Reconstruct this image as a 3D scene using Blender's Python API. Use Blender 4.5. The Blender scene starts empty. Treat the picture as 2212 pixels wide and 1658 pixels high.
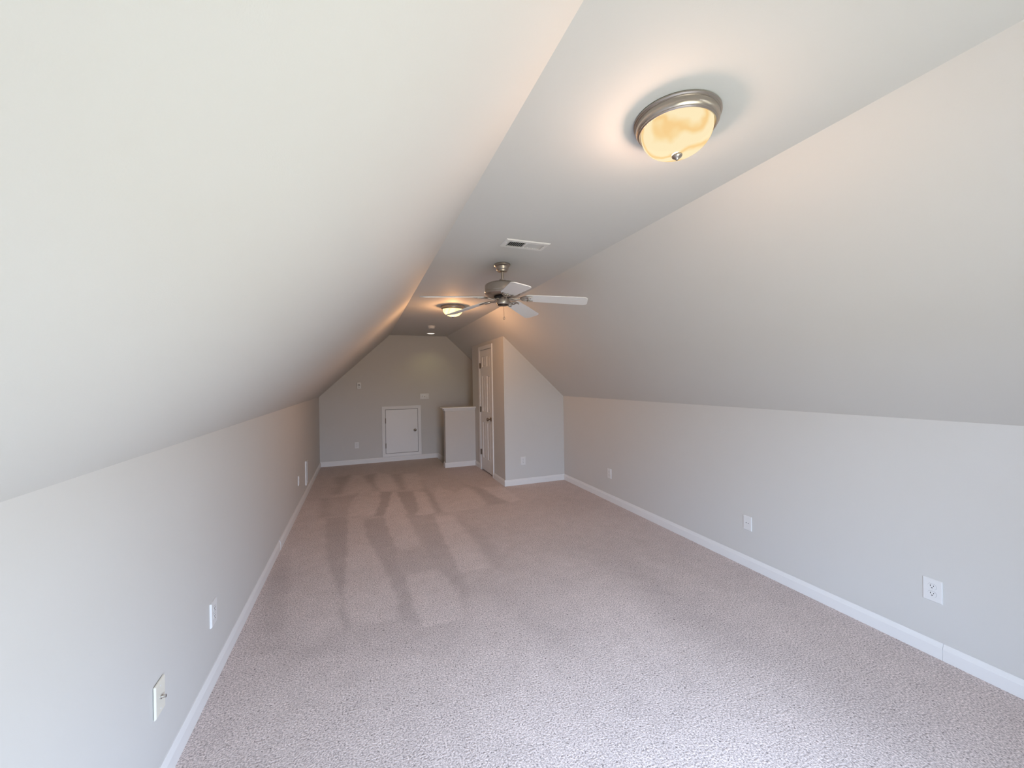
import bpy, bmesh, math, random
import numpy as np
from mathutils import Matrix, Vector
random.seed(4)
C = bpy.context.scene.collection
S = bpy.context.scene
W, H = 2212, 1658
PI = math.pi

# ------------------------------------------------------------------ camera
CAM_YAW, CAM_PITCH, CAM_ROLL, CAM_F, CAM_CY, CAM_H = 0.36451, -0.00033, -0.01538, 850.0, -7.22668, 1.5
cam = bpy.data.cameras.new('camera')
cam.sensor_fit = 'HORIZONTAL'; cam.sensor_width = 36.0
cam.lens = CAM_F / W * 36.0
cam.shift_y = CAM_CY / W
cam.clip_start = 0.02
camo = bpy.data.objects.new('camera', cam); C.objects.link(camo)
fw = Vector((math.sin(CAM_YAW) * math.cos(CAM_PITCH), math.cos(CAM_YAW) * math.cos(CAM_PITCH), math.sin(CAM_PITCH)))
r0 = Vector((math.cos(CAM_YAW), -math.sin(CAM_YAW), 0)); u0 = r0.cross(fw)
rr = r0 * math.cos(CAM_ROLL) + u0 * math.sin(CAM_ROLL); uu = -r0 * math.sin(CAM_ROLL) + u0 * math.cos(CAM_ROLL)
camo.matrix_world = Matrix(((rr.x, uu.x, -fw.x, 0), (rr.y, uu.y, -fw.y, 0), (rr.z, uu.z, -fw.z, CAM_H), (0, 0, 0, 1)))
S.camera = camo

# ------------------------------------------------------------------ world, lights, exposure
SKY_STRENGTH = 26.0
LAMP_NEAR, LAMP_FAR, SPOT_W = 1.0, 2.6, 4.2          # glow of the two glass bowls, watts of the downlight
BULB_NEAR, BULB_FAR = (355.0, (1, .65, .47)), (880.0, (1, .50, .21))   # bulbs inside the bowls: watts, colour
S.view_settings.view_transform = 'Standard'
S.view_settings.look = 'None'
S.view_settings.exposure = 0.0
S.view_settings.gamma = 1.0
S.view_settings.use_curve_mapping = False
world = bpy.data.worlds.new('world'); S.world = world
world.use_nodes = True
wn, wl = world.node_tree.nodes, world.node_tree.links
wn.clear()
wo = wn.new('ShaderNodeOutputWorld'); wb = wn.new('ShaderNodeBackground')
tc = wn.new('ShaderNodeTexCoord'); sx = wn.new('ShaderNodeSeparateXYZ'); cr = wn.new('ShaderNodeValToRGB')
mr = wn.new('ShaderNodeMapRange'); mr.inputs[1].default_value = -1; mr.inputs[2].default_value = 1
wl.new(tc.outputs['Generated'], sx.inputs[0]); wl.new(sx.outputs['Z'], mr.inputs[0]); wl.new(mr.outputs[0], cr.inputs[0])
e = cr.color_ramp.elements
e[0].position = 0.0; e[0].color = (0.312, 0.322, 0.262, 1)        # sunlit lawn and drive below the horizon
e[1].position = 1.0; e[1].color = (0.58, 0.77, 1.05, 1)
for p, c in ((0.49, (0.312, 0.322, 0.262, 1)), (0.51, (0.68, 0.83, 1.03, 1)), (0.70, (0.63, 0.80, 1.05, 1))):
    k = e.new(p); k.color = c
wb.inputs[1].default_value = SKY_STRENGTH
wl.new(cr.outputs[0], wb.inputs[0]); wl.new(wb.outputs[0], wo.inputs[0])

# window of the gable wall behind the camera: daylight comes in here
WIN_X0, WIN_X1, WIN_Z0, WIN_Z1, Y_FRONT = 0.05, 1.38, 0.15, 1.75, -0.15
pl = bpy.data.lights.new('window_portal', 'AREA'); pl.shape = 'RECTANGLE'
pl.size = WIN_X1 - WIN_X0; pl.size_y = WIN_Z1 - WIN_Z0; pl.cycles.is_portal = True
po = bpy.data.objects.new('window_portal', pl); C.objects.link(po)
po.location = ((WIN_X0 + WIN_X1) / 2, Y_FRONT - 0.13, (WIN_Z0 + WIN_Z1) / 2)
po.rotation_euler = (PI / 2, 0, 0)                                   # faces +y, into the room
try:
    S.cycles.use_denoising = True
    S.cycles.max_bounces = 14; S.cycles.diffuse_bounces = 10
    S.cycles.sample_clamp_indirect = 6.0
    S.cycles.caustics_reflective = False; S.cycles.caustics_refractive = False
except Exception:
    pass

# ------------------------------------------------------------------ room dimensions (metres)
XL, XR, YB = -0.72271, 2.82967, 7.82445
KL, KR, HC, X1, X2 = 1.25735, 1.25549, 2.40138, 0.50617, 1.59308
CX, CY = 1.88385, 5.2607                  # closet corner
HX, HY, HT = 1.3455, 6.8124, 6.950        # half wall end, front, back
SX = 1.372                                # stair nosing
SR = (HC - KR) / (XR - X2)                # right slope

def slope_r(x):
    return HC - SR * (x - X2)

# ------------------------------------------------------------------ materials
def nodes(name):
    m = bpy.data.materials.new(name); m.use_nodes = True
    nt = m.node_tree
    return m, nt.nodes, nt.links, nt.nodes['Principled BSDF']

def simple(name, col, rough=0.5, metal=0.0, spec=0.5):
    m, n, l, b = nodes(name)
    b.inputs['Base Color'].default_value = (*col, 1); b.inputs['Roughness'].default_value = rough
    b.inputs['Metallic'].default_value = metal; b.inputs['Specular IOR Level'].default_value = spec
    return m

def paint(name, col, rough, bump_scale, bump, spec=0.3):
    m, n, l, b = nodes(name)
    b.inputs['Roughness'].default_value = rough; b.inputs['Specular IOR Level'].default_value = spec
    t = n.new('ShaderNodeTexCoord'); g = n.new('ShaderNodeNewGeometry')
    no = n.new('ShaderNodeTexNoise'); no.inputs['Scale'].default_value = bump_scale; no.inputs['Detail'].default_value = 2
    l.new(g.outputs['Position'], no.inputs['Vector'])
    lo = n.new('ShaderNodeTexNoise'); lo.inputs['Scale'].default_value = 1.7; lo.inputs['Detail'].default_value = 3
    l.new(g.outputs['Position'], lo.inputs['Vector'])
    mx = n.new('ShaderNodeMix'); mx.data_type = 'RGBA'
    mx.inputs[6].default_value = (*[v * 0.985 for v in col], 1); mx.inputs[7].default_value = (*[min(1, v * 1.015) for v in col], 1)
    l.new(lo.outputs['Fac'], mx.inputs[0]); l.new(mx.outputs[2], b.inputs['Base Color'])
    bu = n.new('ShaderNodeBump'); bu.inputs['Strength'].default_value = bump; bu.inputs['Distance'].default_value = 0.001
    l.new(no.outputs['Fac'], bu.inputs['Height']); l.new(bu.outputs[0], b.inputs['Normal'])
    return m

M = {}
M['wall'] = paint('wall_paint', (0.585, 0.577, 0.563), 0.75, 380, 0.12)
M['ceil'] = M['wall']
M['trim'] = paint('trim_paint', (0.75, 0.75, 0.755), 0.4, 90, 0.03, 0.4)
M['plastic'] = simple('white_plastic', (0.71, 0.71, 0.715), 0.35)
M['ivory'] = simple('ivory_plastic', (0.72, 0.70, 0.62), 0.35)
M['dark'] = simple('slot_black', (0.012, 0.011, 0.012), 0.6)
M['gap'] = simple('gap_grey', (0.22, 0.22, 0.23), 0.6)
M['hinge'] = simple('hinge_bronze', (0.20, 0.16, 0.13), 0.4, 0.8)
M['screw'] = simple('screw_white', (0.7, 0.7, 0.7), 0.35)
M['steel'] = simple('steel', (0.62, 0.60, 0.58), 0.25, 1.0)
M['vent'] = simple('vent_enamel', (0.70, 0.69, 0.68), 0.4)
M['blade'] = simple('blade_white', (0.80, 0.79, 0.79), 0.35)
M['pan'] = simple('lamp_pan', (0, 0, 0), 1.0, 0, 0)  # reflects nothing, for the baffle added inside the bowls
M['duct'] = simple('duct_dark', (0.03, 0.028, 0.028), 0.8)
M['outside'] = simple('siding', (0.6, 0.6, 0.58), 0.7)

def brushed(name, col, rough):
    m, n, l, b = nodes(name)
    b.inputs['Metallic'].default_value = 1.0
    g = n.new('ShaderNodeTexCoord'); no = n.new('ShaderNodeTexNoise'); mp = n.new('ShaderNodeMapping')
    mp.inputs['Scale'].default_value = (60, 60, 900)
    l.new(g.outputs['Object'], mp.inputs[0]); l.new(mp.outputs[0], no.inputs['Vector'])
    no.inputs['Scale'].default_value = 1.0
    mx = n.new('ShaderNodeMix'); mx.data_type = 'RGBA'
    mx.inputs[6].default_value = (*[v * 0.9 for v in col], 1); mx.inputs[7].default_value = (*[v * 1.08 for v in col], 1)
    l.new(no.outputs['Fac'], mx.inputs[0]); l.new(mx.outputs[2], b.inputs['Base Color'])
    b.inputs['Roughness'].default_value = rough
    return m
M['nickel'] = brushed('brushed_nickel', (0.47, 0.42, 0.37), 0.33)
M['nickel_dark'] = brushed('aged_nickel', (0.30, 0.25, 0.21), 0.3)

M['dark_metal'] = brushed('dark_metal', (0.07, 0.055, 0.045), 0.35)

def carpet():
    m, n, l, b = nodes('carpet')
    b.inputs['Roughness'].default_value = 1.0; b.inputs['Specular IOR Level'].default_value = 0.05
    g = n.new('ShaderNodeNewGeometry')
    def noise(sc, det=2.0, rough=0.5):
        t = n.new('ShaderNodeTexNoise'); t.inputs['Scale'].default_value = sc; t.inputs['Detail'].default_value = det
        t.inputs['Roughness'].default_value = rough; l.new(g.outputs['Position'], t.inputs['Vector']); return t
    def ramp(src, p0, p1, c0, c1):
        r = n.new('ShaderNodeMapRange'); r.inputs[1].default_value = p0; r.inputs[2].default_value = p1
        r.inputs[3].default_value = c0; r.inputs[4].default_value = c1; l.new(src, r.inputs[0]); return r
    def mul(a, bb):
        x = n.new('ShaderNodeMath'); x.operation = 'MULTIPLY'; l.new(a, x.inputs[0]); l.new(bb, x.inputs[1]); return x
    tuft = noise(130, 3.0, 0.6)                                     # tufts a few millimetres across
    spk = noise(85, 2.0, 0.5)                                       # sparse darker specks
    mid = noise(9, 3.0, 0.6); big = noise(1.3, 2.0, 0.5)
    lay = n.new('ShaderNodeAttribute'); lay.attribute_name = 'pile_lay'
    f = mul(ramp(tuft.outputs['Fac'], 0.30, 0.68, 0.48, 1.38).outputs[0], ramp(mid.outputs['Fac'], 0.3, 0.7, 0.95, 1.05).outputs[0])
    f = mul(f.outputs[0], ramp(spk.outputs['Fac'], 0.28, 0.38, 0.38, 1.0).outputs[0])
    f = mul(f.outputs[0], ramp(big.outputs['Fac'], 0.3, 0.7, 0.96, 1.04).outputs[0])
    f = mul(f.outputs[0], ramp(lay.outputs['Fac'], -1.0, 1.0, 0.78, 1.22).outputs[0])
    vm = n.new('ShaderNodeVectorMath'); vm.operation = 'SCALE'
    vm.inputs[0].default_value = CARPET_COL
    l.new(f.outputs[0], vm.inputs['Scale']); l.new(vm.outputs[0], b.inputs['Base Color'])
    bu = n.new('ShaderNodeBump'); bu.inputs['Strength'].default_value = 0.8; bu.inputs['Distance'].default_value = 0.006
    l.new(tuft.outputs['Fac'], bu.inputs['Height']); l.new(bu.outputs[0], b.inputs['Normal'])
    return m
CARPET_COL = (0.63, 0.555, 0.54)
M['carpet'] = carpet()

def alabaster(name, strength, ca, cb, clear):
    """lit marbled glass: the glow of the glass itself, and a share that lets the bulb inside shine through"""
    m, n, l, b = nodes(name)
    n.remove(b)
    t = n.new('ShaderNodeTexCoord'); w = n.new('ShaderNodeTexWave'); mp = n.new('ShaderNodeMapping')
    mp.inputs['Rotation'].default_value = (0.3, 0.5, -0.5)
    w.inputs['Scale'].default_value = 4.6; w.inputs['Distortion'].default_value = 8.0; w.inputs['Detail'].default_value = 3.0; w.inputs['Phase Offset'].default_value = 2.2
    w.inputs['Detail Scale'].default_value = 1.2
    l.new(t.outputs['Object'], mp.inputs[0]); l.new(mp.outputs[0], w.inputs['Vector'])
    r = n.new('ShaderNodeValToRGB'); el = r.color_ramp.elements
    el[0].position = 0.0; el[0].color = (*[v * u for v, u in zip(cb, (.98, .90, .80))], 1)
    el[1].position = 0.55; el[1].color = (*ca, 1)
    k_ = el.new(0.10); k_.color = (*cb, 1); k_ = el.new(0.26); k_.color = (*[(v + u) / 2 for v, u in zip(ca, cb)], 1)
    l.new(w.outputs['Fac'], r.inputs[0])
    em = n.new('ShaderNodeEmission'); l.new(r.outputs[0], em.inputs[0]); em.inputs[1].default_value = strength / (1 - clear)
    tr = n.new('ShaderNodeBsdfTransparent')
    m1 = n.new('ShaderNodeMixShader'); m1.inputs[0].default_value = clear
    l.new(em.outputs[0], m1.inputs[1]); l.new(tr.outputs[0], m1.inputs[2])
    l.new(m1.outputs[0], n['Material Output'].inputs[0])
    return m
GLASS_CLEAR = 0.03
M['glass_near'] = alabaster('alabaster_lit_near', LAMP_NEAR, (0.99, 0.83, 0.52), (0.96, 0.71, 0.36), GLASS_CLEAR)
M['glass_far'] = alabaster('alabaster_lit_far', LAMP_FAR, (0.95, 0.70, 0.30), (0.85, 0.58, 0.24), GLASS_CLEAR)
mm, n_, l_, b_ = nodes('downlight_lens'); b_.inputs['Emission Color'].default_value = (1, 0.93, 0.80, 1); b_.inputs['Emission Strength'].default_value = 1.6
M['lens'] = mm
mm, n_, l_, b_ = nodes('window_glass')
n_.remove(b_); tr = n_.new('ShaderNodeBsdfTransparent'); gl = n_.new('ShaderNodeBsdfGlossy'); ms = n_.new('ShaderNodeMixShader')
gl.inputs['Roughness'].default_value = 0.02; ms.inputs[0].default_value = 0.06
l_.new(tr.outputs[0], ms.inputs[1]); l_.new(gl.outputs[0], ms.inputs[2]); l_.new(ms.outputs[0], n_['Material Output'].inputs[0])
M['pane'] = mm

# ------------------------------------------------------------------ mesh helpers
def obj(name, bm, mat, parent=None, loc=(0, 0, 0), rot=(0, 0, 0), smooth=None):
    bmesh.ops.recalc_face_normals(bm, faces=bm.faces)
    me = bpy.data.meshes.new(name); bm.to_mesh(me); bm.free()
    me.materials.append(M[mat] if isinstance(mat, str) else mat)
    o = bpy.data.objects.new(name, me); C.objects.link(o)
    o.location = loc; o.rotation_euler = rot
    if parent: o.parent = parent
    if smooth is not None:
        me.polygons.foreach_set('use_smooth', [True] * len(me.polygons))
        me.set_sharp_from_angle(angle=math.radians(smooth))
    return o

def tag(o, label, cat, group=None, kind=None):
    o['label'] = label; o['category'] = cat
    if group: o['group'] = group
    if kind: o['kind'] = kind
    return o

def empty(name, loc, rotz, label, cat, group=None, kind=None):
    o = bpy.data.objects.new(name, None); C.objects.link(o)
    o.empty_display_size = 0.05; o.location = loc; o.rotation_euler = (0, 0, rotz)
    return tag(o, label, cat, group, kind)

def box(bm, lo, hi, mat=None):
    vs = [bm.verts.new((x, y, z)) for x in (lo[0], hi[0]) for y in (lo[1], hi[1]) for z in (lo[2], hi[2])]
    if mat is not None:
        for v in vs: v.co = mat @ v.co
    for f in ((0, 1, 3, 2), (4, 6, 7, 5), (0, 4, 5, 1), (2, 3, 7, 6), (0, 2, 6, 4), (1, 5, 7, 3)):
        bm.faces.new([vs[i] for i in f])
    return vs

def bx(lo, hi, bevel=0.0, seg=2):
    bm = bmesh.new(); box(bm, lo, hi)
    if bevel:
        bmesh.ops.bevel(bm, geom=bm.edges[:], offset=bevel, segments=seg, affect='EDGES', profile=0.5)
    return bm

def prism(poly, axis, a, b, bm=None):
    """poly: 2D points in the plane of the other two axes (kept in x, y, z order); extruded from a to b along axis."""
    bm = bm or bmesh.new()
    def P(p, t):
        q = list(p); q.insert(axis, t); return q
    A = [bm.verts.new(P(p, a)) for p in poly]; B = [bm.verts.new(P(p, b)) for p in poly]
    bm.faces.new(A); bm.faces.new(B[::-1]); n = len(poly)
    for i in range(n):
        bm.faces.new((A[i], B[i], B[(i + 1) % n], A[(i + 1) % n]))
    return bm

def lathe(profile, seg=48, bm=None, closed=False, mat=None):
    """profile: (r, z) from one end to the other, turned about z; r = 0 makes a pole."""
    bm = bm or bmesh.new(); rings = []
    for r, z in profile:
        if r < 1e-6:
            rings.append([bm.verts.new((0, 0, z))])
        else:
            rings.append([bm.verts.new((r * math.cos(2 * PI * i / seg), r * math.sin(2 * PI * i / seg), z)) for i in range(seg)])
    pairs = list(zip(rings, rings[1:])) + ([(rings[-1], rings[0])] if closed else [])
    for A, B in pairs:
        for i in range(seg):
            j = (i + 1) % seg
            if len(A) == 1 and len(B) == 1: continue
            if len(A) == 1: bm.faces.new((A[0], B[i], B[j]))
            elif len(B) == 1: bm.faces.new((A[i], B[0], A[j]))
            else: bm.faces.new((A[i], B[i], B[j], A[j]))
    if mat is not None:
        for R in rings:
            for v in R: v.co = mat @ v.co
    return bm

def tube(path, rad, seg=10, bm=None):
    bm = bm or bmesh.new(); pts = [Vector(p) for p in path]; rings = []
    rads = rad if isinstance(rad, (list, tuple)) else [rad] * len(pts)
    for i, p in enumerate(pts):
        d = (pts[min(i + 1, len(pts) - 1)] - pts[max(i - 1, 0)]).normalized()
        s = d.cross(Vector((0, 0, 1))); s = s if s.length > 1e-3 else Vector((1, 0, 0)); s.normalize(); t = d.cross(s)
        rings.append([bm.verts.new(p + rads[i] * (s * math.cos(2 * PI * k / seg) + t * math.sin(2 * PI * k / seg))) for k in range(seg)])
    for A, B in zip(rings, rings[1:]):
        for k in range(seg): bm.faces.new((A[k], B[k], B[(k + 1) % seg], A[(k + 1) % seg]))
    bm.faces.new(rings[0][::-1]); bm.faces.new(rings[-1])
    return bm

def struct(name, bm, mat, label, cat, **k):
    return tag(obj(name, bm, mat, **k), label, cat, None, 'structure')

# ------------------------------------------------------------------ floor with the stair opening, carpet pile lay
def px_floor(x, y):
    q = fw + rr * ((x - W / 2) / CAM_F) - uu * ((y - H / 2 - CAM_CY) / CAM_F)
    t = -CAM_H / q.z
    return (q.x * t, q.y * t)

def crop1(pts): return [px_floor(540 + X / 3.16, 990 + Y / 3.16) for X, Y in pts]
def crop3(pts): return [px_floor(1000 + X / 1.825, 1080 + Y / 1.825) for X, Y in pts]

TRACKS = []   # (polygon on the floor, lay value, soft edge width)
def tk(pts, v, soft=0.022, f=crop1): TRACKS.append((f(pts), v, soft))
# dark strokes (pile brushed away from the camera) and light strokes (brushed towards it)
tk([(130, 780), (175, 700), (262, 640), (265, 820), (262, 960), (235, 1275), (60, 1180), (70, 1060), (110, 920)], -.55, .05)
tk([(520, 405), (668, 400), (665, 600), (655, 780), (640, 960), (690, 1150), (640, 1180), (610, 1080), (625, 980), (590, 860), (545, 760), (520, 640)], -.75)
tk([(668, 400), (775, 420), (800, 545), (860, 650), (920, 745), (960, 850), (1010, 960), (1000, 1090), (830, 1130), (700, 1165), (640, 960), (655, 780), (665, 600)], .25)
tk([(775, 420), (915, 400), (960, 520), (1000, 620), (1010, 720), (1060, 800), (1110, 980), (1150, 1085), (1150, 1130), (1005, 1110), (1015, 980), (960, 850), (920, 745), (860, 645), (800, 540)], -.6)
tk([(915, 400), (1060, 380), (1120, 500), (1170, 590), (1020, 620), (960, 520)], .35)
tk([(1060, 380), (1250, 375), (1310, 520), (1380, 660), (1440, 780), (1490, 870), (1470, 1040), (1430, 960), (1340, 800), (1250, 700), (1180, 600), (1140, 500)], -.5)
tk([(1000, 640), (1160, 600), (1290, 690), (1340, 770), (1200, 760), (1060, 790), (990, 720)], -.35, .06)
tk([(1270, 400), (1390, 380), (1530, 560), (1670, 742), (1440, 778), (1380, 660), (1320, 540)], .45)
tk([(1390, 380), (1560, 480), (1700, 640), (1760, 760), (1670, 742), (1530, 560)], -.45, .09)
tk([(1060, 800), (1240, 760), (1400, 860), (1480, 1060), (1200, 1138), (1140, 1060), (1100, 940)], .3)
tk([(660, 1165), (1000, 1095), (1190, 1140), (1470, 1075), (1500, 1200), (1390, 1359), (700, 1359), (540, 1230), (620, 1180)], -.3, .08)
tk([(240, 1290), (540, 1232), (620, 1300), (360, 1380), (60, 1330), (50, 1230)], -.45, .07)
tk([(1190, 1125), (1330, 1105), (1460, 1060), (1470, 1078), (1330, 1125), (1195, 1142)], .7, .02)
# second row
tk([(480, 275), (740, 245), (735, 270), (700, 320), (665, 392), (480, 402)], -0.43, .05)
tk([(480, 275), (545, 265), (530, 330), (520, 400), (470, 402)], -0.58, .07)
tk([(660, 385), (720, 285), (690, 390)], -0.72, .04)
tk([(690, 290), (760, 225), (880, 222), (893, 290), (850, 385), (660, 392)], 0.43)
tk([(895, 228), (970, 225), (940, 320), (912, 390), (850, 392), (890, 300)], -0.80)
tk([(970, 228), (1010, 235), (1065, 375), (915, 398), (945, 320)], 0.51)
tk([(1000, 230), (1112, 222), (1190, 372), (1085, 385), (1050, 320)], -0.80)
tk([(1112, 222), (1205, 235), (1270, 372), (1130, 388), (1150, 340)], 0.51)
tk([(1180, 170), (1240, 240), (1330, 365), (1270, 372), (1205, 240), (1180, 205)], -0.72, .05)
tk([(1280, 190), (1400, 230), (1520, 180), (1620, 312), (1545, 340), (1420, 360), (1310, 366), (1260, 260)], 0.41)
tk([(1470, 180), (1570, 200), (1770, 296), (1640, 322), (1540, 230)], -0.72, .06)
tk([(1580, 195), (1720, 190), (1860, 282), (1770, 298), (1660, 250)], 0.51)
# third row and the dark zone by the back wall
tk([(480, 60), (1300, 10), (1560, 60), (1200, 110), (870, 95), (700, 110), (590, 130), (470, 120)], -0.36, .25)
tk([(580, 130), (700, 110), (650, 180), (620, 240), (560, 240), (600, 190)], -0.87, .08)
tk([(700, 110), (770, 118), (845, 190), (820, 222), (640, 246), (660, 180)], 0.43, .06)
tk([(770, 118), (868, 98), (850, 160), (885, 222), (840, 195)], -0.87, .06)
tk([(868, 96), (960, 108), (1030, 216), (885, 226), (850, 155)], 0.51, .06)
tk([(960, 108), (1040, 105), (1070, 216), (1030, 216)], -0.72, .06)
tk([(1040, 105), (1130, 100), (1188, 202), (1065, 218)], 0.43, .06)
# right half, long soft bands
tk([(330, 225), (470, 220), (640, 330), (780, 470), (900, 640), (620, 640), (480, 430)], .28, .14, crop3)
tk([(640, 245), (760, 300), (1000, 470), (1320, 640), (1100, 640), (850, 470), (690, 330)], -.35, .14, crop3)
tk([(60, 330), (180, 330), (380, 480), (480, 640), (300, 560), (150, 430)], -.3, .1, crop3)
tk([(700, 240), (800, 260), (1200, 440), (1330, 520), (1180, 450)], .2, .1, crop3)
tk([(0, 430), (60, 430), (420, 800), (700, 1055), (0, 1055)], .18, .25, crop3)
tk([(1300, 640), (1500, 640), (1900, 900), (1800, 1055), (1400, 1055)], -.2, .25, crop3)

def lay_values(X, Y):
    out = np.zeros_like(X)
    for poly, v, soft in TRACKS:
        px = np.array(poly); lo = px.min(0) - .4; hi = px.max(0) + .4
        sel = (X > lo[0]) & (X < hi[0]) & (Y > lo[1]) & (Y < hi[1])
        if not sel.any(): continue
        x, y = X[sel], Y[sel]
        x = x + .006 * np.sin(y * 23 + x * 7) + .004 * np.sin(y * 71 + 1); y = y + .008 * np.sin(x * 19 + 2)
        inside = np.zeros(x.shape, bool); d = np.full(x.shape, 9.0)
        for i in range(len(px)):
            a, b = px[i], px[(i + 1) % len(px)]
            cond = (a[1] > y) != (b[1] > y)
            xi = (b[0] - a[0]) * (y - a[1]) / ((b[1] - a[1]) or 1e-9) + a[0]
            inside ^= cond & (x < xi)
            ab = b - a; t = np.clip(((x - a[0]) * ab[0] + (y - a[1]) * ab[1]) / max(ab @ ab, 1e-9), 0, 1)
            d = np.minimum(d, np.hypot(x - a[0] - t * ab[0], y - a[1] - t * ab[1]))
        sd = np.where(inside, d, -d)
        w = np.clip(.5 + sd / (2 * soft), 0, 1); w = w * w * (3 - 2 * w)
        cur = out[sel]; out[sel] = cur * (1 - w * .6) + v * w
    return np.clip(out, -1, 1)

def floor_mesh():
    def axis(stops, step):
        r = []
        for a, b in zip(stops, stops[1:]):
            k = max(1, int(round((b - a) / step))); r += [a + (b - a) * i / k for i in range(k)]
        return np.array(r + [stops[-1]])
    xs = axis([XL - .1, SX, XR + .1], .02); ys = axis([Y_FRONT - .1, HT, YB + .1], .022)
    gx, gy = np.meshgrid(xs, ys); nx, ny = len(xs), len(ys)
    verts = np.stack([gx.ravel(), gy.ravel(), np.zeros(nx * ny)], 1)
    idx = np.arange(nx * ny).reshape(ny, nx)
    cxm = (xs[:-1] + xs[1:]) / 2; cym = (ys[:-1] + ys[1:]) / 2
    hole = (cxm[None, :] > SX) & (cym[:, None] > HT)
    q = np.stack([idx[:-1, :-1], idx[:-1, 1:], idx[1:, 1:], idx[1:, :-1]], -1)[~hole]
    me = bpy.data.meshes.new('floor')
    faces = [list(map(int, f)) for f in q]
    vl = verts.tolist()
    # thickness under the carpet: a slab with the same opening, 0.2 m deep
    def addbox(lo, hi):
        b0 = len(vl)
        for x in (lo[0], hi[0]):
            for y in (lo[1], hi[1]):
                for z in (lo[2], hi[2]): vl.append([x, y, z])
        for f in ((0, 1, 3, 2), (4, 6, 7, 5), (0, 4, 5, 1), (2, 3, 7, 6), (0, 2, 6, 4)):
            faces.append([b0 + i for i in f])
    addbox((XL - .1, Y_FRONT - .1, -.2), (XR + .1, HT, -.001)); addbox((XL - .1, HT, -.2), (SX, YB + .1, -.001))
    me.from_pydata(vl, [], faces)
    at = me.attributes.new('pile_lay', 'FLOAT', 'POINT')
    lv = np.zeros(len(vl)); lv[:nx * ny] = lay_values(gx.ravel(), gy.ravel())
    at.data.foreach_set('value', lv.astype(np.float32))
    me.materials.append(M['carpet'])
    o = bpy.data.objects.new('floor', me); C.objects.link(o)
    return o
tag(floor_mesh(), 'grey beige carpet floor with brushed vacuum tracks', 'floor', None, 'structure')

# ------------------------------------------------------------------ walls and ceilings
T = .10
struct('wall_left', bx((XL - T, Y_FRONT - T, 0), (XL, YB + T, KL)), 'wall', 'low pale grey knee wall along the left side', 'wall')
struct('wall_right', bx((XR, Y_FRONT - T, 0), (XR + T, HT, KR)), 'wall', 'low pale grey knee wall along the right side', 'wall')
ZB = -2.4
gable = [(XL, 0), (XL, KL), (X1, HC), (X2, HC), (XR, KR), (XR, 0)]
bm = prism(gable, 1, YB, YB + T)
struct('wall_back', bm, 'wall', 'grey gable end wall at the far end with the small access door', 'wall')
# gable wall behind the camera, with the window opening
bm = bmesh.new()
YF = Y_FRONT
wx0, wx1, wz0, wz1 = WIN_X0, WIN_X1, WIN_Z0, WIN_Z1
zl = lambda x: KL + (HC - KL) * (x - XL) / (X1 - XL)
zt = lambda x: zl(x) if x < X1 else (HC if x < X2 else slope_r(x))
prism([(XL, 0), (XL, KL), (X1, HC), (wx0, HC), (wx0, 0)], 1, YF - T, YF, bm)
prism([(wx1, 0), (wx1, zt(wx1)), (XR, KR), (XR, 0)], 1, YF - T, YF, bm)
prism([(wx0, 0), (wx0, wz0), (wx1, wz0), (wx1, 0)], 1, YF - T, YF, bm)
prism([(wx0, wz1), (wx0, HC), (X2, HC), (wx1, zt(wx1)), (wx1, wz1)], 1, YF - T, YF, bm)
struct('wall_front', bm, 'wall', 'gable end wall with the window behind the viewpoint', 'wall')
ct = .08
struct('ceiling', prism([(X1, HC), (X2, HC), (X2, HC + ct), (X1, HC + ct)], 1, YF - T, YB + T), 'ceil', 'flat pale ceiling strip along the ridge', 'ceiling')
struct('ceiling_left', prism([(XL - T, zl(XL - T)), (X1, HC), (X1, HC + ct), (XL - T, zl(XL - T) + ct)], 1, YF - T, YB + T), 'ceil', 'sloping pale ceiling on the left side', 'ceiling')
struct('ceiling_right', prism([(X2, HC), (XR + T, slope_r(XR + T)), (XR + T, slope_r(XR + T) + ct), (X2, HC + ct)], 1, YF - T, YB + T), 'ceil', 'sloping pale ceiling on the right side', 'ceiling')

# closet: front wall, side wall with the door opening, rear wall to the stairwell
DY0, DY1, DZ = 5.828, 6.438, 2.012          # door leaf
struct('wall_closet_front', prism([(CX, 0), (CX, slope_r(CX)), (XR, KR), (XR, 0)], 1, CY, CY + T), 'wall', 'pale wall of the closet facing the room under the right slope', 'wall')
bm = bmesh.new()
zc = slope_r(CX)
prism([(CX, 0), (CX, zc), (CX + T, slope_r(CX + T)), (CX + T, 0)], 1, CY + T, DY0 - .012, bm)
prism([(CX, 0), (CX, zc), (CX + T, slope_r(CX + T)), (CX + T, 0)], 1, DY1 + .012, HT, bm)
prism([(CX, DZ + .012), (CX, zc), (CX + T, slope_r(CX + T)), (CX + T, DZ + .012)], 1, DY0 - .012, DY1 + .012, bm)
struct('wall_closet_side', bm, 'wall', 'narrow closet wall holding the panelled door', 'wall')
struct('wall_closet_rear', prism([(CX + T, 0), (CX + T, slope_r(CX + T)), (XR, KR), (XR, 0)], 1, HT - T, HT), 'wall', 'closet wall facing the stairwell, hidden behind the door wall', 'wall')

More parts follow.
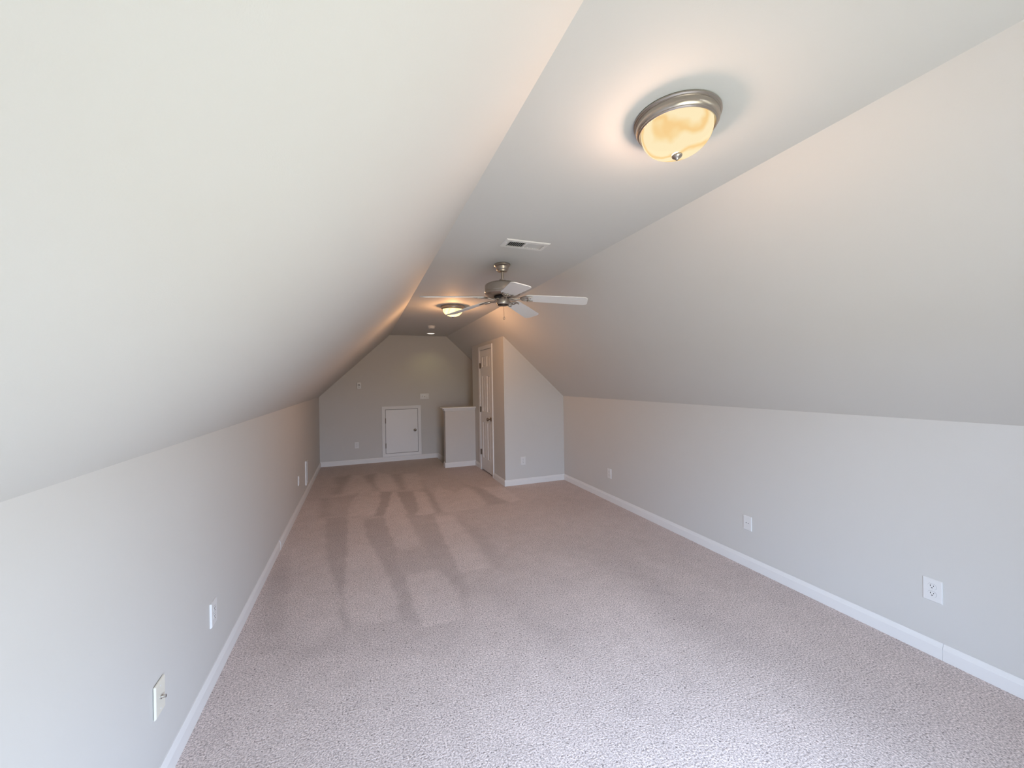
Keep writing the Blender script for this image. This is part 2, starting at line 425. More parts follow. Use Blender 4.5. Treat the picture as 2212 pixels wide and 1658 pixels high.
# half wall beside the stairs with its white cap
hw = struct('wall_half', bx((HX, HY, 0), (CX, HT, .990)), 'wall', 'waist-high half wall with white cap guarding the stairs', 'wall')
prof = [(0, .981), (.006, .981), (.011, .988), (.028, 1.018), (.033, 1.027), (.052, 1.028), (.055, 1.031), (.055, 1.043), (.052, 1.046), (0, 1.046)]
def cap_mesh():
    bm = bmesh.new(); rings = []
    for o, z in prof:      # front right, front left, back left, back right corners pushed out by o
        rings.append([bm.verts.new(p) for p in ((CX - .001, HY - o, z), (HX - o, HY - o, z), (HX - o, HT + o, z), (CX - .001, HT + o, z))])
    for A, B in zip(rings, rings[1:]):
        for i in range(3): bm.faces.new((A[i], A[i + 1], B[i + 1], B[i]))
    bm.faces.new(rings[-1]); bm.faces.new(rings[0][::-1])
    bmesh.ops.contextual_create(bm, geom=[e_ for e_ in bm.edges if len(e_.link_faces) == 1])
    return bm
cp = obj('cap', cap_mesh(), 'trim', hw); cp['label'] = 'white moulded wooden cap'

# stairwell: steps going down to the right, side walls below the floor
struct('wall_stairwell_rear', bx((SX - .4, YB, ZB), (XR + T, YB + T, 0)), 'wall', 'stairwell wall below the far gable wall', 'wall')
struct('wall_stairwell_front', bx((SX - .4, HT - T, ZB), (XR + T, HT, -.2)), 'wall', 'stairwell wall below the half wall', 'wall')
struct('wall_stairwell_end', bx((XR, HT, ZB), (XR + T, YB + T, KR)), 'wall', 'wall closing the stairwell at its right end', 'wall')
struct('floor_stairwell', bx((SX - .4, HT - T, ZB - .1), (XR + T, YB + T, ZB)), 'carpet', 'dark floor at the foot of the stairwell', 'floor')
struct('wall_stairwell_start', bx((SX - .4, HT, ZB), (SX - .3, YB, -.2)), 'wall', 'wall under the floor edge at the head of the stairs', 'wall')
st = empty('staircase', (SX, (HT + YB) / 2, -.2), 0, 'dark carpeted stairs going down behind the half wall', 'stairs')
for k in range(5):
    x0 = .27 * k; z1 = -.19 * (k + 1) + .2
    bm = prism([(x0 - .0, z1), (x0 + .285, z1), (x0 + .30, z1 - .012), (x0 + .30, z1 - .03), (x0 + .28, z1 - .045), (x0 + .28, z1 - .19), (x0, z1 - .19)], 1, -(YB - HT) / 2 + .016, (YB - HT) / 2 - .016)
    pz = bmesh.ops.rotate  # profile is (x, z): prism inserts y
    obj('step', bm, 'carpet', st)
sk = prism([(SX - .02, -.06), (SX - .02, .083), (SX + .03, .083), (SX + 1.45, -.95), (SX + 1.45, -1.18), (SX + .05, -.19)], 1, YB - .014, YB)
struct('trim_3', sk, 'trim', 'white stair skirting board sloping down behind the half wall', 'trim')

# ------------------------------------------------------------------ baseboards
BH, BT = .086, .014
BP = [(0, 0), (BT, 0), (BT, .060), (.0105, .068), (.007, .080), (.004, BH), (0, BH)]
def base_x(side, x, y0, y1, t=0.0, z=0.0):     # runs along y, sticks out to +x (side 1) or -x (side -1)
    return prism([(x + side * (p[0] + (t if p[0] > 0 else 0)), p[1] + z) for p in BP], 1, y0, y1)
def base_y(y, x0, x1):                  # runs along x, sticks out to -y
    return prism([(y - p[0], p[1]) for p in BP], 0, x0, x1)
bl = struct('baseboard_left', base_x(1, XL, Y_FRONT, 4.08), 'trim', 'white baseboard along the left knee wall', 'baseboard')
obj('board', base_x(1, XL, 4.082, YB - BT, .003, .001), 'trim', bl)
br = struct('baseboard_right', base_x(-1, XR, 1.128, CY - BT), 'trim', 'white baseboard along the right knee wall', 'baseboard')
obj('board', base_x(-1, XR, Y_FRONT, 1.1265), 'trim', br)
struct('baseboard_back', base_y(YB, XL, SX - .02), 'trim', 'white baseboard along the far gable wall', 'baseboard')
struct('baseboard_closet_front', base_y(CY, CX - BT, XR), 'trim', 'white baseboard below the closet wall facing the room', 'baseboard')
bcs = struct('baseboard_closet_side', base_x(-1, CX, CY, DY0 - .064), 'trim', 'white baseboard pieces either side of the panelled closet door', 'baseboard')
obj('board', base_x(-1, CX, DY1 + .064, HY - BT), 'trim', bcs)
bh = struct('baseboard_half_wall', base_y(HY, HX - BT, CX), 'trim', 'white baseboard below the half wall', 'baseboard')
obj('board', base_x(-1, HX, HY, HT), 'trim', bh)
struct('baseboard_front', prism([(YF + p[0], p[1]) for p in BP], 0, XL, XR), 'trim', 'white baseboard below the window behind the viewpoint', 'baseboard')

# ------------------------------------------------------------------ casings: a profile swept round a rectangle, one mesh per side
CP = [(0, 0), (0, .010), (.006, .012), (.018, .0125), (.030, .014), (.044, .0175), (.056, .0175), (.060, .015), (.060, 0)]
def casing_piece(c0, c1, d0, d1, to3):
    """inner corners c0, c1 (2D), outward mitre directions d0, d1; to3(u, w, depth) -> 3D"""
    bm = bmesh.new(); R = []
    for c, d in ((c0, d0), (c1, d1)):
        R.append([bm.verts.new(to3(c[0] + d[0] * a, c[1] + d[1] * a, b)) for a, b in CP])
    n = len(CP)
    for i in range(n): bm.faces.new((R[0][i], R[0][(i + 1) % n], R[1][(i + 1) % n], R[1][i]))
    bm.faces.new(R[0][::-1]); bm.faces.new(R[1])
    return bm

# closet door casing (wall plane x = CX, sticks out to -x)
to_side = lambda u, w, d: (CX - d, u, w)
g = .004
t1 = empty('trim_1', (CX, (DY0 + DY1) / 2, 0), 0, 'white moulded casing round the panelled closet door', 'door casing', None, 'structure')
def local(bm, e_):
    bmesh.ops.translate(bm, verts=bm.verts, vec=-Vector(e_.location)); return bm
ya, yb, zt_ = DY0 - g, DY1 + g, DZ + g
obj('casing', local(casing_piece((ya, 0), (ya, zt_), (-1, 0), (-1, 1), to_side), t1), 'trim', t1)
obj('casing', local(casing_piece((yb, 0), (yb, zt_), (1, 0), (1, 1), to_side), t1), 'trim', t1)
obj('casing', local(casing_piece((ya, zt_), (yb, zt_), (-1, 1), (1, 1), to_side), t1), 'trim', t1)
bm = bmesh.new()
box(bm, (CX + .038, DY0 - .012, 0), (CX + T, DY0 + .02, DZ)); box(bm, (CX + .038, DY1 - .02, 0), (CX + T, DY1 + .012, DZ)); box(bm, (CX + .038, DY0 - .012, DZ - .02), (CX + T, DY1 + .012, DZ + .012))
obj('jamb', local(bm, t1), 'trim', t1)

# closet door leaf with six raised panels
d1 = empty('door_1', (CX, DY0, 0), 0, 'narrow white six-panel closet door with a dark knob', 'door', None, 'structure')
DW = DY1 - DY0
def door_leaf():
    bm = bmesh.new()
    ys = [0, .100, .257, .353, .510, DW]; zs = [.024, .215, .822, .985, 1.590, 1.725, 1.905, DZ - .003]
    x0, x1 = 0.002, .036
    front = {}
    for i, y in enumerate(ys):
        for k, z in enumerate(zs): front[i, k] = bm.verts.new((x0, y, z))
    for i in range(5):
        for k in range(7):
            if i in (1, 3) and k in (1, 3, 5):
                # moulded recess: slope in to a groove, ready for the raised panel
                outer = [front[i, k], front[i + 1, k], front[i + 1, k + 1], front[i, k + 1]]
                a, b, c, d = ys[i], ys[i + 1], zs[k], zs[k + 1]
                prev = outer
                for off, dep in ((.004, -.003), (.009, .000), (.014, .011), (.020, .012)):
                    nxt = [bm.verts.new((x0 + dep, yy, zz)) for yy, zz in ((a + off, c + off), (b - off, c + off), (b - off, d - off), (a + off, d - off))]
                    for j in range(4): bm.faces.new((prev[j], prev[(j + 1) % 4], nxt[(j + 1) % 4], nxt[j]))
                    prev = nxt
                bm.faces.new(prev)
            else:
                bm.faces.new((front[i, k], front[i + 1, k], front[i + 1, k + 1], front[i, k + 1]))
    B = [bm.verts.new((x1, y, z)) for y, z in ((0, zs[0]), (DW, zs[0]), (DW, zs[-1]), (0, zs[-1]))]
    bm.faces.new(B)
    bot = [front[i, 0] for i in range(6)]; top = [front[i, 7] for i in range(6)]
    lef = [front[0, k] for k in range(8)]; rig = [front[5, k] for k in range(8)]
    bm.faces.new(bot + [B[1], B[0]]); bm.faces.new(top + [B[2], B[3]]); bm.faces.new(lef + [B[3], B[0]]); bm.faces.new(rig + [B[2], B[1]])
    return bm
obj('door_leaf', door_leaf(), 'trim', d1)
def raised_panel(a, b, c, d):
    bm = bmesh.new(); prev = None
    for off, dep in ((.016, .0155), (.016, .0125), (.034, .003), (.040, .002)):
        nxt = [bm.verts.new((.002 + dep, yy, zz)) for yy, zz in ((a + off, c + off), (b - off, c + off), (b - off, d - off), (a + off, d - off))]
        if prev:
            for j in range(4): bm.faces.new((prev[j], prev[(j + 1) % 4], nxt[(j + 1) % 4], nxt[j]))
        else: bm.faces.new(nxt[::-1])
        prev = nxt
    bm.faces.new(prev); return bm
for a, b in ((.100, .257), (.353, .510)):
    for c, d in ((.215, .822), (.985, 1.590), (1.725, 1.905)):
        obj('panel', raised_panel(a, b, c, d), 'trim', d1)
for z in (.303, 1.024, 1.757):
    bm = tube([(-.010, DW + .004, z - .046), (-.010, DW + .004, z + .046)], .0075, 10)
    hg = obj('hinge', bm, 'hinge', d1, smooth=40)
    bm = bmesh.new(); box(bm, (-.004, DW - .030, z - .044), (.004, DW + .004, z + .044)); obj('hinge_leaf', bm, 'hinge', hg)
RX = Matrix.Rotation(-PI / 2, 4, 'Y')       # lathe axis z -> -x
kn = obj('knob', lathe([(0, 0), (.032, 0), (.033, .004), (.030, .009), (.016, .012), (.012, .018), (.011, .034), (.015, .040), (.024, .046), (.028, .056), (.027, .064), (.020, .071), (.008, .074), (0, .0745)], 32,
      mat=Matrix.Translation((.002, .062, .895)) @ RX), 'nickel_dark', d1, smooth=50)
kn['label'] = 'dark metal door knob on a round rose'

# ------------------------------------------------------------------ small access door in the back wall
AX0, AX1, AZ0, AZ1 = .409, 1.008, .152, .981
to_back = lambda u, w, d: (u, YB - d, w)
t2 = empty('trim_2', ((AX0 + AX1) / 2, YB, AZ0), 0, 'white moulded frame round the small access door', 'door casing', None, 'structure')
a0, a1, b0, b1 = AX0 - g, AX1 + g, AZ0 - g, AZ1 + g
for c0, c1, e0, e1 in (((a0, b0), (a0, b1), (-1, -1), (-1, 1)), ((a1, b0), (a1, b1), (1, -1), (1, 1)), ((a0, b1), (a1, b1), (-1, 1), (1, 1)), ((a0, b0), (a1, b0), (-1, -1), (1, -1))):
    obj('casing', local(casing_piece(c0, c1, e0, e1, to_back), t2), 'trim', t2)
bm = bmesh.new(); box(bm, (a0, YB - .004, b0), (a1, YB - .0005, b1)); obj('gap', local(bm, t2), 'dark', t2)
d2 = empty('door_2', (AX0, YB, AZ0), 0, 'small flat white access door low in the far wall', 'door', None, 'structure')
obj('door_leaf', local(bx((AX0 + .002, YB - .013, AZ0 + .002), (AX1 - .002, YB - .004, AZ1 - .002), .0015, 1), d2), 'trim', d2)
for z in (.772, .300):
    hg = obj('hinge', local(tube([(AX0 - .001, YB - .017, z - .048), (AX0 - .001, YB - .017, z + .048)], .0075, 10), d2), 'hinge', d2, smooth=40)
RY = Matrix.Rotation(PI / 2, 4, 'X')        # lathe axis z -> -y
ak = obj('knob', local(lathe([(0, 0), (.020, 0), (.021, .003), (.012, .007), (.010, .016), (.020, .022), (.026, .030), (.024, .038), (.014, .044), (0, .046)], 28,
      mat=Matrix.Translation((.949, YB - .013, .573)) @ RY), d2), 'nickel_dark', d2, smooth=50)
ak['label'] = 'round dark metal knob'

# ------------------------------------------------------------------ window behind the camera
w1 = empty('window_1', ((wx0 + wx1) / 2, YF, wz0), 0, 'white framed window lighting the room from behind the viewpoint', 'window', None, 'structure')
bm = bmesh.new()
for lo, hi in (((wx0, YF - T, wz0), (wx0 + .04, YF, wz1)), ((wx1 - .04, YF - T, wz0), (wx1, YF, wz1)), ((wx0, YF - T, wz1 - .04), (wx1, YF, wz1)), ((wx0, YF - T, wz0), (wx1, YF, wz0 + .04)), ((wx0, YF - .07, (wz0 + wz1) / 2 - .02), (wx1, YF - .03, (wz0 + wz1) / 2 + .02))):
    box(bm, lo, hi)
obj('window_frame', local(bm, w1), 'trim', w1)
for z0, z1, yy in ((wz0 + .04, (wz0 + wz1) / 2 - .02, YF - .05), ((wz0 + wz1) / 2 + .02, wz1 - .04, YF - .06)):
    obj('pane', local(bx((wx0 + .04, yy, z0), (wx1 - .04, yy + .004, z1)), w1), 'pane', w1)
obj('window_sill', local(bx((wx0 - .05, YF, wz0 - .025), (wx1 + .05, YF + .04, wz0), .004, 2), w1), 'trim', w1)

# ------------------------------------------------------------------ wall plates
def plate_bm(w, h, t=.0065, ins=.0035, gap=0.0):
    """cover plate in the x-z plane, facing -y, back at y = -gap"""
    bm = bmesh.new(); prev = None
    for o, y in ((0, -gap), (0, -gap - t * .45), (ins * .5, -gap - t * .85), (ins, -gap - t)):
        q = [bm.verts.new((sx_ * (w / 2 - o), y, sz_ * (h / 2 - o))) for sx_, sz_ in ((-1, -1), (1, -1), (1, 1), (-1, 1))]
        if prev:
            for j in range(4): bm.faces.new((prev[j], prev[(j + 1) % 4], q[(j + 1) % 4], q[j]))
        else: bm.faces.new(q[::-1])
        prev = q
    bm.faces.new(prev); return bm

def recept_bm(y, grow=0.0, t=.0018):
    """duplex face: circle cut flat above and below"""
    pts = []
    R, hh = .0172 + grow, .0140 + grow
    for i in range(36):
        a = 2 * PI * i / 36; pts.append((R * math.cos(a), max(-hh, min(hh, R * math.sin(a)))))
    return prism(pts, 1, y, y - t)

def disc_bm(r, y0, y1, cx=0, cz=0, seg=14):
    return prism([(cx + r * math.cos(2 * PI * i / seg), cz + r * math.sin(2 * PI * i / seg)) for i in range(seg)], 1, y0, y1)

def outlet(loc, rz, label, w=.074, h=.118, t=.0065):
    e_ = empty('wall_outlet', loc, rz, label, 'outlet', 'duplex outlets on the walls')
    obj('cover_plate', plate_bm(w, h, t), 'plastic', e_)
    for s in (1, -1):
        r_ = obj('receptacle', recept_bm(-t + .0002), 'plastic', e_, (0, 0, s * .0195))
        obj('gap', recept_bm(-t + .0001, .0007, .0003), 'gap', r_)
        yy = -t - .0014
        obj('slot', bx((-.0075, yy - .0008, .0005), (-.0050, yy, .0080)), 'dark', r_)
        obj('slot', bx((.0050, yy - .0008, .0015), (.0075, yy, .0075)), 'dark', r_)
        obj('ground_hole', disc_bm(.0028, yy, yy - .0008, 0, -.0065), 'dark', r_)
    obj('screw', disc_bm(.003, -t, -t - .001), 'screw', e_)
    return e_
LW, RW = PI / 2, -PI / 2
outlet((XL, 2.405, .350), LW, 'white duplex outlet on the left wall, nearest to the viewer', .078, .120, .009)
outlet((-.104, YB, .350), 0, 'white duplex outlet on the far wall left of the access door')
outlet((2.160, CY, .339), 0, 'white duplex outlet on the closet wall beneath the right slope', .074, .116)
outlet((XR, 4.100, .339), RW, 'white duplex outlet low on the right wall, farthest along it')
outlet((XR, 1.167, .349), RW, 'large white duplex outlet on the right wall, nearest to the viewer', .078, .119)

# cable plate on the left wall: ivory plate, threaded connector
e_ = empty('cable_plate', (XL, 1.832, .349), LW, 'ivory cable plate with one steel connector low on the left wall', 'wall plate')
obj('cover_plate', plate_bm(.074, .119, .007, .0035, .003), 'ivory', e_)
obj('back_box', bx((-.028, -.004, -.045), (.028, 0, .045)), 'dark', e_)
cn = obj('connector', lathe([(0, 0), (.0062, 0), (.0062, .003), (.0045, .003), (.0045, .0055), (.0048, .006), (.0045, .0065), (.0048, .0075), (.0045, .0085), (.0048, .0095), (.0045, .0105), (.0048, .0115), (.0045, .013), (.0028, .013), (.0025, .009), (0, .009)], 16, mat=Matrix.Translation((0, -.010, 0)) @ RY @ Matrix.Scale(1.25, 4)), 'steel', e_, smooth=40)
for z in (.042, -.042): obj('screw', disc_bm(.003, -.010, -.011, 0, z), 'screw', e_)

# plate with two small jacks on the right wall
e_ = empty('jack_plate', (XR, 2.245, .348), RW, 'white wall plate with two small dark holes on the right wall', 'wall plate')
obj('cover_plate', plate_bm(.072, .111), 'plastic', e_)
for x in (-.009, .010): obj('jack_hole', disc_bm(.0032, -.0063, -.0072, x, 0), 'dark', e_)
for z in (.030, -.030): obj('screw', disc_bm(.0028, -.0065, -.0074, 0, z), 'screw', e_)

# edge-on plate and register far along the left wall
e_ = empty('wall_plate', (XL, 5.285, .352), LW, 'small white wall plate on the left wall beside the tall register', 'wall plate')
obj('cover_plate', plate_bm(.074, .116, .010), 'plastic', e_)
for z in (.0195, -.0195): obj('receptacle', recept_bm(-.0098), 'plastic', e_, (0, 0, z))
e_ = empty('wall_register', (XL, 5.945, .305), LW, 'tall narrow white register on the left wall near the far corner', 'air register')
fr = bmesh.new()
for lo, hi in (((-.065, -.016, -.160), (-.045, 0, .160)), ((.045, -.016, -.160), (.065, 0, .160)), ((-.045, -.016, .140), (.045, 0, .160)), ((-.045, -.016, -.160), (.045, 0, -.140))): box(fr, lo, hi)
obj('frame', fr, 'plastic', e_)
obj('backing', bx((-.045, -.002, -.140), (.045, 0, .140)), 'duct', e_)
for k in range(14):
    z = -.130 + k * .020
    bm = bmesh.new(); box(bm, (-.045, -.0012, -.010), (.045, .0012, .010), Matrix.Translation((0, -.0085, z)) @ Matrix.Rotation(math.radians(40), 4, 'X')); obj('slat', bm, 'plastic', e_)

# thermostat, switch plate on the back wall
e_ = empty('thermostat', (-.050, YB, 1.450), 0, 'small white wall thermostat with a round grey dial on the far wall', 'thermostat')
obj('body', bx((-.036, -.022, -.057), (.036, 0, .057), .004, 2), 'plastic', e_)
dl = obj('dial', lathe([(.011, 0), (.019, 0), (.019, .005), (.016, .007), (.011, .006)], 28, closed=True, mat=Matrix.Translation((-.002, -.0218, .006)) @ RY), simple('dial_grey', (.16, .14, .13), .5), e_, smooth=40)
obj('scale', bx((-.018, -.0228, -.036), (.016, -.0218, -.030)), simple('scale_grey', (.3, .29, .28), .5), e_)
e_ = empty('switch_plate', (1.144, YB, 1.216), 0, 'white three-gang switch plate above the access door', 'light switch')
obj('cover_plate', plate_bm(.165, .112), 'plastic', e_)
for x, up in ((-.046, -1), (0, 1)):
    obj('opening', bx((x - .0055, -.0072, -.0125), (x + .0055, -.006, .0125)), simple('switch_gap', (.25, .24, .23), .5), e_)
    bm = bmesh.new(); box(bm, (-.004, -.014, -.0045), (.004, 0, .0045), Matrix.Translation((x, -.0066, up * .003)) @ Matrix.Rotation(math.radians(-28 * up), 4, 'X')); obj('toggle', bm, 'ivory', e_)
r_ = obj('opening', bx((.046 - .017, -.0072, -.034), (.046 + .017, -.006, .034)), simple('rocker_gap', (.36, .35, .34), .5), e_)
bm = prism([(-.0072, -.0325), (-.0072, .0325), (-.0078, .0325), (-.0112, .0), (-.0100, -.0325)], 0, .046 - .0155, .046 + .0155)
obj('rocker', bm, 'plastic', e_)

# ------------------------------------------------------------------ ceiling lights
def ceiling_light(loc, label, glass, rot, bulb, name, off):
    e_ = empty('ceiling_light', loc, rot, label, 'ceiling light', 'alabaster ceiling lights')
    ring = [(.100, 0), (.139, 0), (.1425, -.003), (.1425, -.007), (.1385, -.0095), (.1385, -.0125), (.1355, -.0135), (.1350, -.018), (.1365, -.024), (.1355, -.030), (.1310, -.036), (.1290, -.0375), (.1290, -.0405), (.1270, -.042), (.1240, -.0435), (.1205, -.042), (.1185, -.036), (.1185, -.006), (.100, -.003)]
    rg = obj('ring', lathe(ring, 96, closed=True), 'nickel', e_, smooth=28)
    rg['label'] = 'stepped brushed nickel ring'
    dome = [(.1165, -.024), (.1175, -.036), (.1172, -.044)]
    for i in range(1, 15):
        a = (PI / 2) * i / 14; dome.append((.1172 * math.cos(a) ** .92 if i < 14 else 0, -.044 - .082 * math.sin(a)))
    dm = obj('glass_shade', lathe(dome, 72), glass, e_, smooth=60)
    dm['label'] = 'glowing marbled amber glass bowl'
    obj('finial', lathe([(0, -.121), (.0150, -.1225), (.0178, -.1260), (.0178, -.1290), (.0155, -.1330), (.0110, -.1365), (.0068, -.1385), (.0055, -.1410), (.0035, -.1435), (0, -.1445)], 28), 'nickel', e_, smooth=50)
    obj('pan', lathe([(0, -.004), (.100, -.008), (.1155, -.012), (.1155, -.046)], 48), 'pan', e_)  # added black baffle, blocks bulb light from the ring and the bowl's inside
    bl_ = bpy.data.lights.new(name, 'POINT'); bl_.energy, bl_.color = bulb; bl_.shadow_soft_size = .05
    bo_ = bpy.data.objects.new(name, bl_); C.objects.link(bo_); bo_.location = (loc[0] + off[0], loc[1] + off[1], loc[2] - .072)
    return e_
ceiling_light((1.0365, 1.0718, HC), 'lit dome ceiling light, the large one nearest the viewer', 'glass_near', .4, BULB_NEAR, 'bulb_near', (-.02, .02))
ceiling_light((1.031, 4.655, HC), 'lit dome ceiling light beyond the ceiling fan', 'glass_far', 1.9, BULB_FAR, 'bulb_far', (0, 0))

# recessed downlight, smoke detector
e_ = empty('recessed_light', (1.216, 7.395, HC), 0, 'small lit recessed light in the ceiling near the far wall', 'recessed light')
obj('trim_ring', lathe([(.066, -.001), (.068, -.005), (.078, -.005), (.084, 0), (.066, 0)], 48, closed=True), 'plastic', e_, smooth=40)
obj('lens', lathe([(0, -.0035), (.067, -.0035)], 48), 'lens', e_)
sl = bpy.data.lights.new('downlight', 'SPOT'); sl.energy = SPOT_W; sl.color = (1.0, .95, .40); sl.spot_size = math.radians(125); sl.spot_blend = .75; sl.shadow_soft_size = .05
so = bpy.data.objects.new('downlight', sl); C.objects.link(so); so.location = (1.216, 7.395, HC - .012)
e_ = empty('smoke_detector', (1.064, 6.40, HC), 0, 'round white smoke detector on the ceiling before the recessed light', 'smoke detector')
obj('base', lathe([(0, 0), (.062, 0), (.063, -.010), (.060, -.013), (0, -.013)], 40), 'plastic', e_, smooth=40)
obj('cover', lathe([(.054, -.013), (.056, -.018), (.052, -.036), (.044, -.042), (.020, -.044), (0, -.044)], 40), 'plastic', e_, smooth=50)

# ------------------------------------------------------------------ ceiling air vent
VX0, VX1, VY0, VY1 = .872, 1.180, 2.336, 2.481
vc = ((VX0 + VX1) / 2, (VY0 + VY1) / 2)
e_ = empty('air_vent', (vc[0], vc[1], HC), 0, 'white rectangular air vent in the flat ceiling before the fan', 'air vent')
hw_, hd_ = (VX1 - VX0) / 2, (VY1 - VY0) / 2
fr = bmesh.new()
ix0, ix1, iy = -.122, .122, .042
def frame_ring(bm, outer, inner, z):
    pass
for poly in ([(-hw_, -hd_), (hw_, -hd_), (ix1, -iy), (ix0, -iy)], [(hw_, -hd_), (hw_, hd_), (ix1, iy), (ix1, -iy)], [(hw_, hd_), (-hw_, hd_), (ix0, iy), (ix1, iy)], [(-hw_, hd_), (-hw_, -hd_), (ix0, -iy), (ix0, iy)]):
    o_, i_ = poly[:2], poly[2:]
    v = [fr.verts.new((*o_[0], 0)), fr.verts.new((*o_[1], 0)), fr.verts.new((*o_[1], -.002)), fr.verts.new((*o_[0], -.002))]
    s_ = .95
    w_ = [fr.verts.new((o_[0][0] * s_, o_[0][1] * .93, -.007)), fr.verts.new((o_[1][0] * s_, o_[1][1] * .93, -.007))]
    u_ = [fr.verts.new((*i_[0], -.007)), fr.verts.new((*i_[1], -.007)), fr.verts.new((*i_[0], 0)), fr.verts.new((*i_[1], 0))]
    fr.faces.new(v); fr.faces.new((v[3], v[2], w_[1], w_[0])); fr.faces.new((w_[0], w_[1], u_[0], u_[1])); fr.faces.new((u_[1], u_[0], u_[2], u_[3]))
bmesh.ops.remove_doubles(fr, verts=fr.verts, dist=1e-5)
obj('frame', fr, 'vent', e_)
obj('divider', bx((-.010, -iy, -.0068), (.004, iy, 0)), 'vent', e_)
obj('duct', bx((ix0, -iy, -.0008), (ix1, iy, -.0002)), 'duct', e_)
for k in range(9):
    for x, s in ((ix0 + .007 + k * .0124, 1), (.0120 + k * .0128, -1)):
        bm = bmesh.new()
        box(bm, (-.0052, -iy, -.0004), (.0052, iy, .0004), Matrix.Translation((x, 0, -.0038)) @ Matrix.Rotation(math.radians(-58 if s > 0 else 47), 4, 'Y'))
        obj('slat', bm, 'vent', e_)
for x in (-.136, .136): obj('screw', lathe([(0, -.0095), (.003, -.0088), (.0042, -.007)], 12), 'steel', e_, (x, -.012, 0))

# ------------------------------------------------------------------ ceiling fan
FX, FY = 1.0295, 2.871
fan = empty('ceiling_fan', (FX, FY, HC), 0, 'nickel ceiling fan with five white blades and a pull chain', 'ceiling fan')
FZ = lambda z: z - HC
obj('canopy', lathe([(0, 0), (.062, 0), (.0635, -.004), (.0625, -.013), (.0575, -.018), (.0500, -.022), (.0480, -.027), (.0470, -.036), (.0445, -.044), (.0400, -.0475), (.0395, -.052), (.0370, -.058), (.0280, -.062), (0, -.063)], 48), 'nickel', fan, smooth=35)
obj('downrod', lathe([(0, -.055), (.0125, -.055), (.0125, -.135), (0, -.135)], 24), 'nickel', fan, smooth=40)
obj('coupling', lathe([(0, -.118), (.024, -.118), (.0245, -.127), (.0215, -.128), (.0215, -.133), (.0255, -.134), (.0265, -.150), (0, -.150)], 32), 'nickel', fan, smooth=35)
obj('motor_housing', lathe([(0, -.146), (.040, -.146), (.092, -.149), (.122, -.155), (.134, -.163), (.1385, -.173), (.1385, -.216), (.1365, -.219), (.1365, -.222), (.1385, -.225), (.1370, -.234), (.128, -.243), (.110, -.248), (.085, -.250), (.060, -.250), (0, -.250)], 72), 'nickel', fan, smooth=32)
obj('flywheel', lathe([(0, -.250), (.060, -.250), (.068, -.254), (.070, -.262), (.064, -.267), (.045, -.268), (0, -.268)], 48), 'dark', fan, smooth=40)
sh = obj('switch_housing', lathe([(0, -.258), (.046, -.258), (.0485, -.262), (.0490, -.300), (.0475, -.308), (.0430, -.3125), (0, -.3125)], 48), 'nickel', fan, smooth=35)
obj('bottom_cap', lathe([(0, -.3120), (.0430, -.3120), (.0420, -.3175), (.034, -.3205), (0, -.3210)], 40), 'dark_metal', sh, smooth=40)
ch = obj('pull_chain', tube([(.006, -.004, -.318), (.0065, -.004, -.36), (.007, -.004, -.408)], .0011, 8), 'nickel_dark', fan)
bm = bmesh.new()
for i in range(20):
    bmesh.ops.create_uvsphere(bm, u_segments=6, v_segments=4, radius=.0017, matrix=Matrix.Translation((.0062 + .0008 * i / 19, -.004, -.322 - .0044 * i)))
obj('chain_bead', bm, 'nickel_dark', ch)['kind'] = 'stuff'
def torus(R, r, bm, mat):
    vs = []
    for i in range(20):
        a = 2 * PI * i / 20
        vs.append([bm.verts.new(mat @ Vector(((R + r * math.cos(2 * PI * k / 8)) * math.cos(a) * .75, r * math.sin(2 * PI * k / 8), (R + r * math.cos(2 * PI * k / 8)) * math.sin(a)))) for k in range(8)])
    for i in range(20):
        for k in range(8): bm.faces.new((vs[i][k], vs[(i + 1) % 20][k], vs[(i + 1) % 20][(k + 1) % 8], vs[i][(k + 1) % 8]))
    return bm
obj('pull_ring', torus(.0085, .0024, bmesh.new(), Matrix.Translation((.007, -.004, -.418)) @ Matrix.Rotation(-.5, 4, 'Z')), 'nickel_dark', ch, smooth=60)

BZ = -.2525                # blade plane at the axis, below the ceiling; the blades droop outwards
def blade_bm():
    """blade along +x from r = .205 to .655, about 0.13 wide, rounded outer corners, pitched about its axis"""
    pts = []
    L0, L1, w0, w1 = .170, .648, .056, .068
    for cxx, cyy, r, a0 in ((L0 + .045, -w0 + .045, .045, 180), (L1 - .034, -w1 + .034, .034, 270), (L1 - .034, w1 - .034, .034, 0), (L0 + .045, w0 - .045, .045, 90)):
        for k in range(7):
            a = math.radians(a0 + 90 * k / 6); pts.append((cxx + r * math.cos(a), cyy + r * math.sin(a)))
    bm = bmesh.new(); t = .0028
    A = [bm.verts.new((x, y, t)) for x, y in pts]; B = [bm.verts.new((x, y, -t)) for x, y in pts]
    bm.faces.new(A); bm.faces.new(B[::-1]); n = len(pts)
    for i in range(n): bm.faces.new((A[i], B[i], B[(i + 1) % n], A[(i + 1) % n]))
    return bm
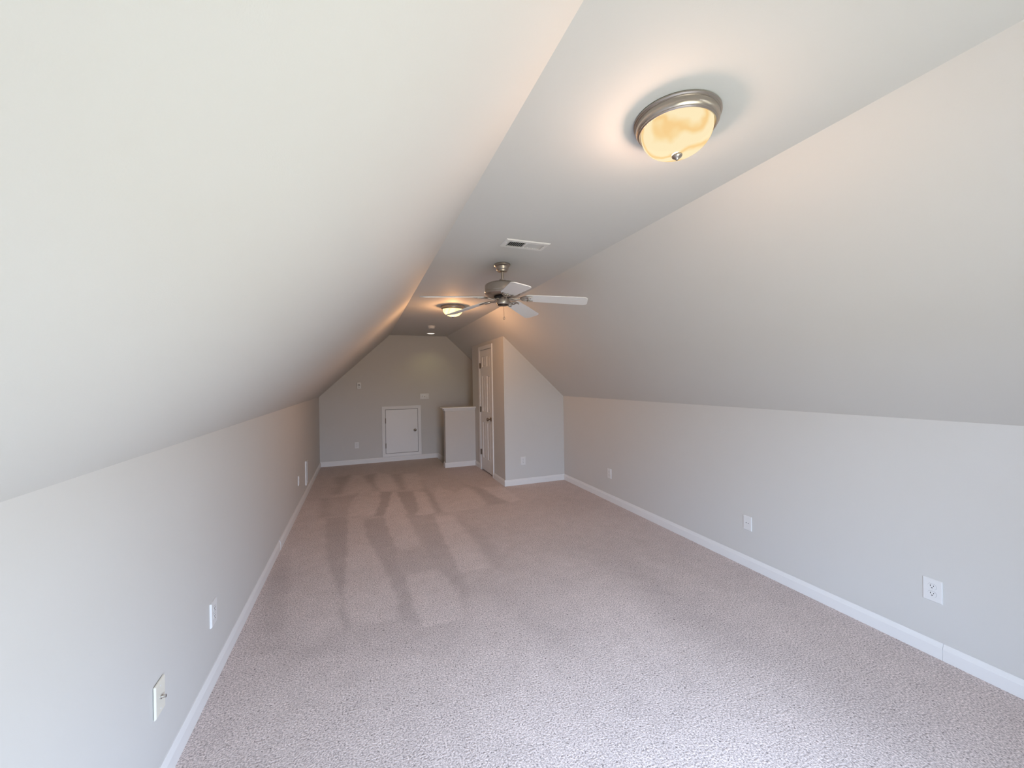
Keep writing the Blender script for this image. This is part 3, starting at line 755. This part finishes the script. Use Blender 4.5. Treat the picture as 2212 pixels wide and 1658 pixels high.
def iron_bm():
    """blade iron: two curved arms from the flywheel meeting at a horseshoe plate with two prongs under the blade"""
    bm = bmesh.new()
    for s in (1, -1):
        tube([(.050, s * .010, -.006), (.072, s * .016, -.016), (.098, s * .012, -.018), (.122, s * .006, -.012), (.145, s * .003, -.0085)], [.0075, .0070, .0062, .0058, .0060], 10, bm)
        P = [(.136, s * .002, -.0080), (.148, s * .018, -.0080), (.163, s * .031, -.0075), (.186, s * .038, -.0075), (.210, s * .038, -.0075), (.232, s * .034, -.0072)]
        tube(P, [.0062, .0066, .0066, .0062, .0055, .0035], 8, bm)
        tube([(.186, s * .038, -.0075), (.196, s * .022, -.0075), (.196, s * .010, -.0075)], [.0055, .005, .005], 8, bm)
    tube([(.140, 0, -.0080), (.170, 0, -.0075), (.202, 0, -.0070)], [.0058, .0052, .0050], 8, bm)
    return bm
blade_me = iron_me = screw_me = None
for k in range(5):
    a = math.radians(189 - 72 * k)
    Rm = Matrix.Translation((0, 0, BZ)) @ Matrix.Rotation(a, 4, 'Z') @ Matrix.Rotation(math.radians(5.2), 4, 'Y') @ Matrix.Rotation(math.radians(-12.5), 4, 'X')
    if k == 0:
        b_o = obj('blade', blade_bm(), 'blade', fan); i_o = obj('blade_iron', iron_bm(), 'nickel', b_o, smooth=50)
        blade_me, iron_me = b_o.data, i_o.data
        bm = bmesh.new()
        s_o = obj('screw', lathe([(0, -.0075), (.004, -.0068), (.0055, -.005), (.0055, -.002)], 12), 'nickel_dark', b_o, smooth=50); screw_me = s_o.data
        s_o.location = (.214, 0, 0)
    else:
        b_o = bpy.data.objects.new('blade', blade_me); C.objects.link(b_o); b_o.parent = fan
        i_o = bpy.data.objects.new('blade_iron', iron_me); C.objects.link(i_o); i_o.parent = b_o
        s_o = bpy.data.objects.new('screw', screw_me); C.objects.link(s_o); s_o.parent = b_o; s_o.location = (.214, 0, 0)
    b_o.matrix_local = Rm
    for yy in (.036, -.036):
        s2 = bpy.data.objects.new('screw', screw_me); C.objects.link(s2); s2.parent = b_o; s2.location = (.204, yy, 0)
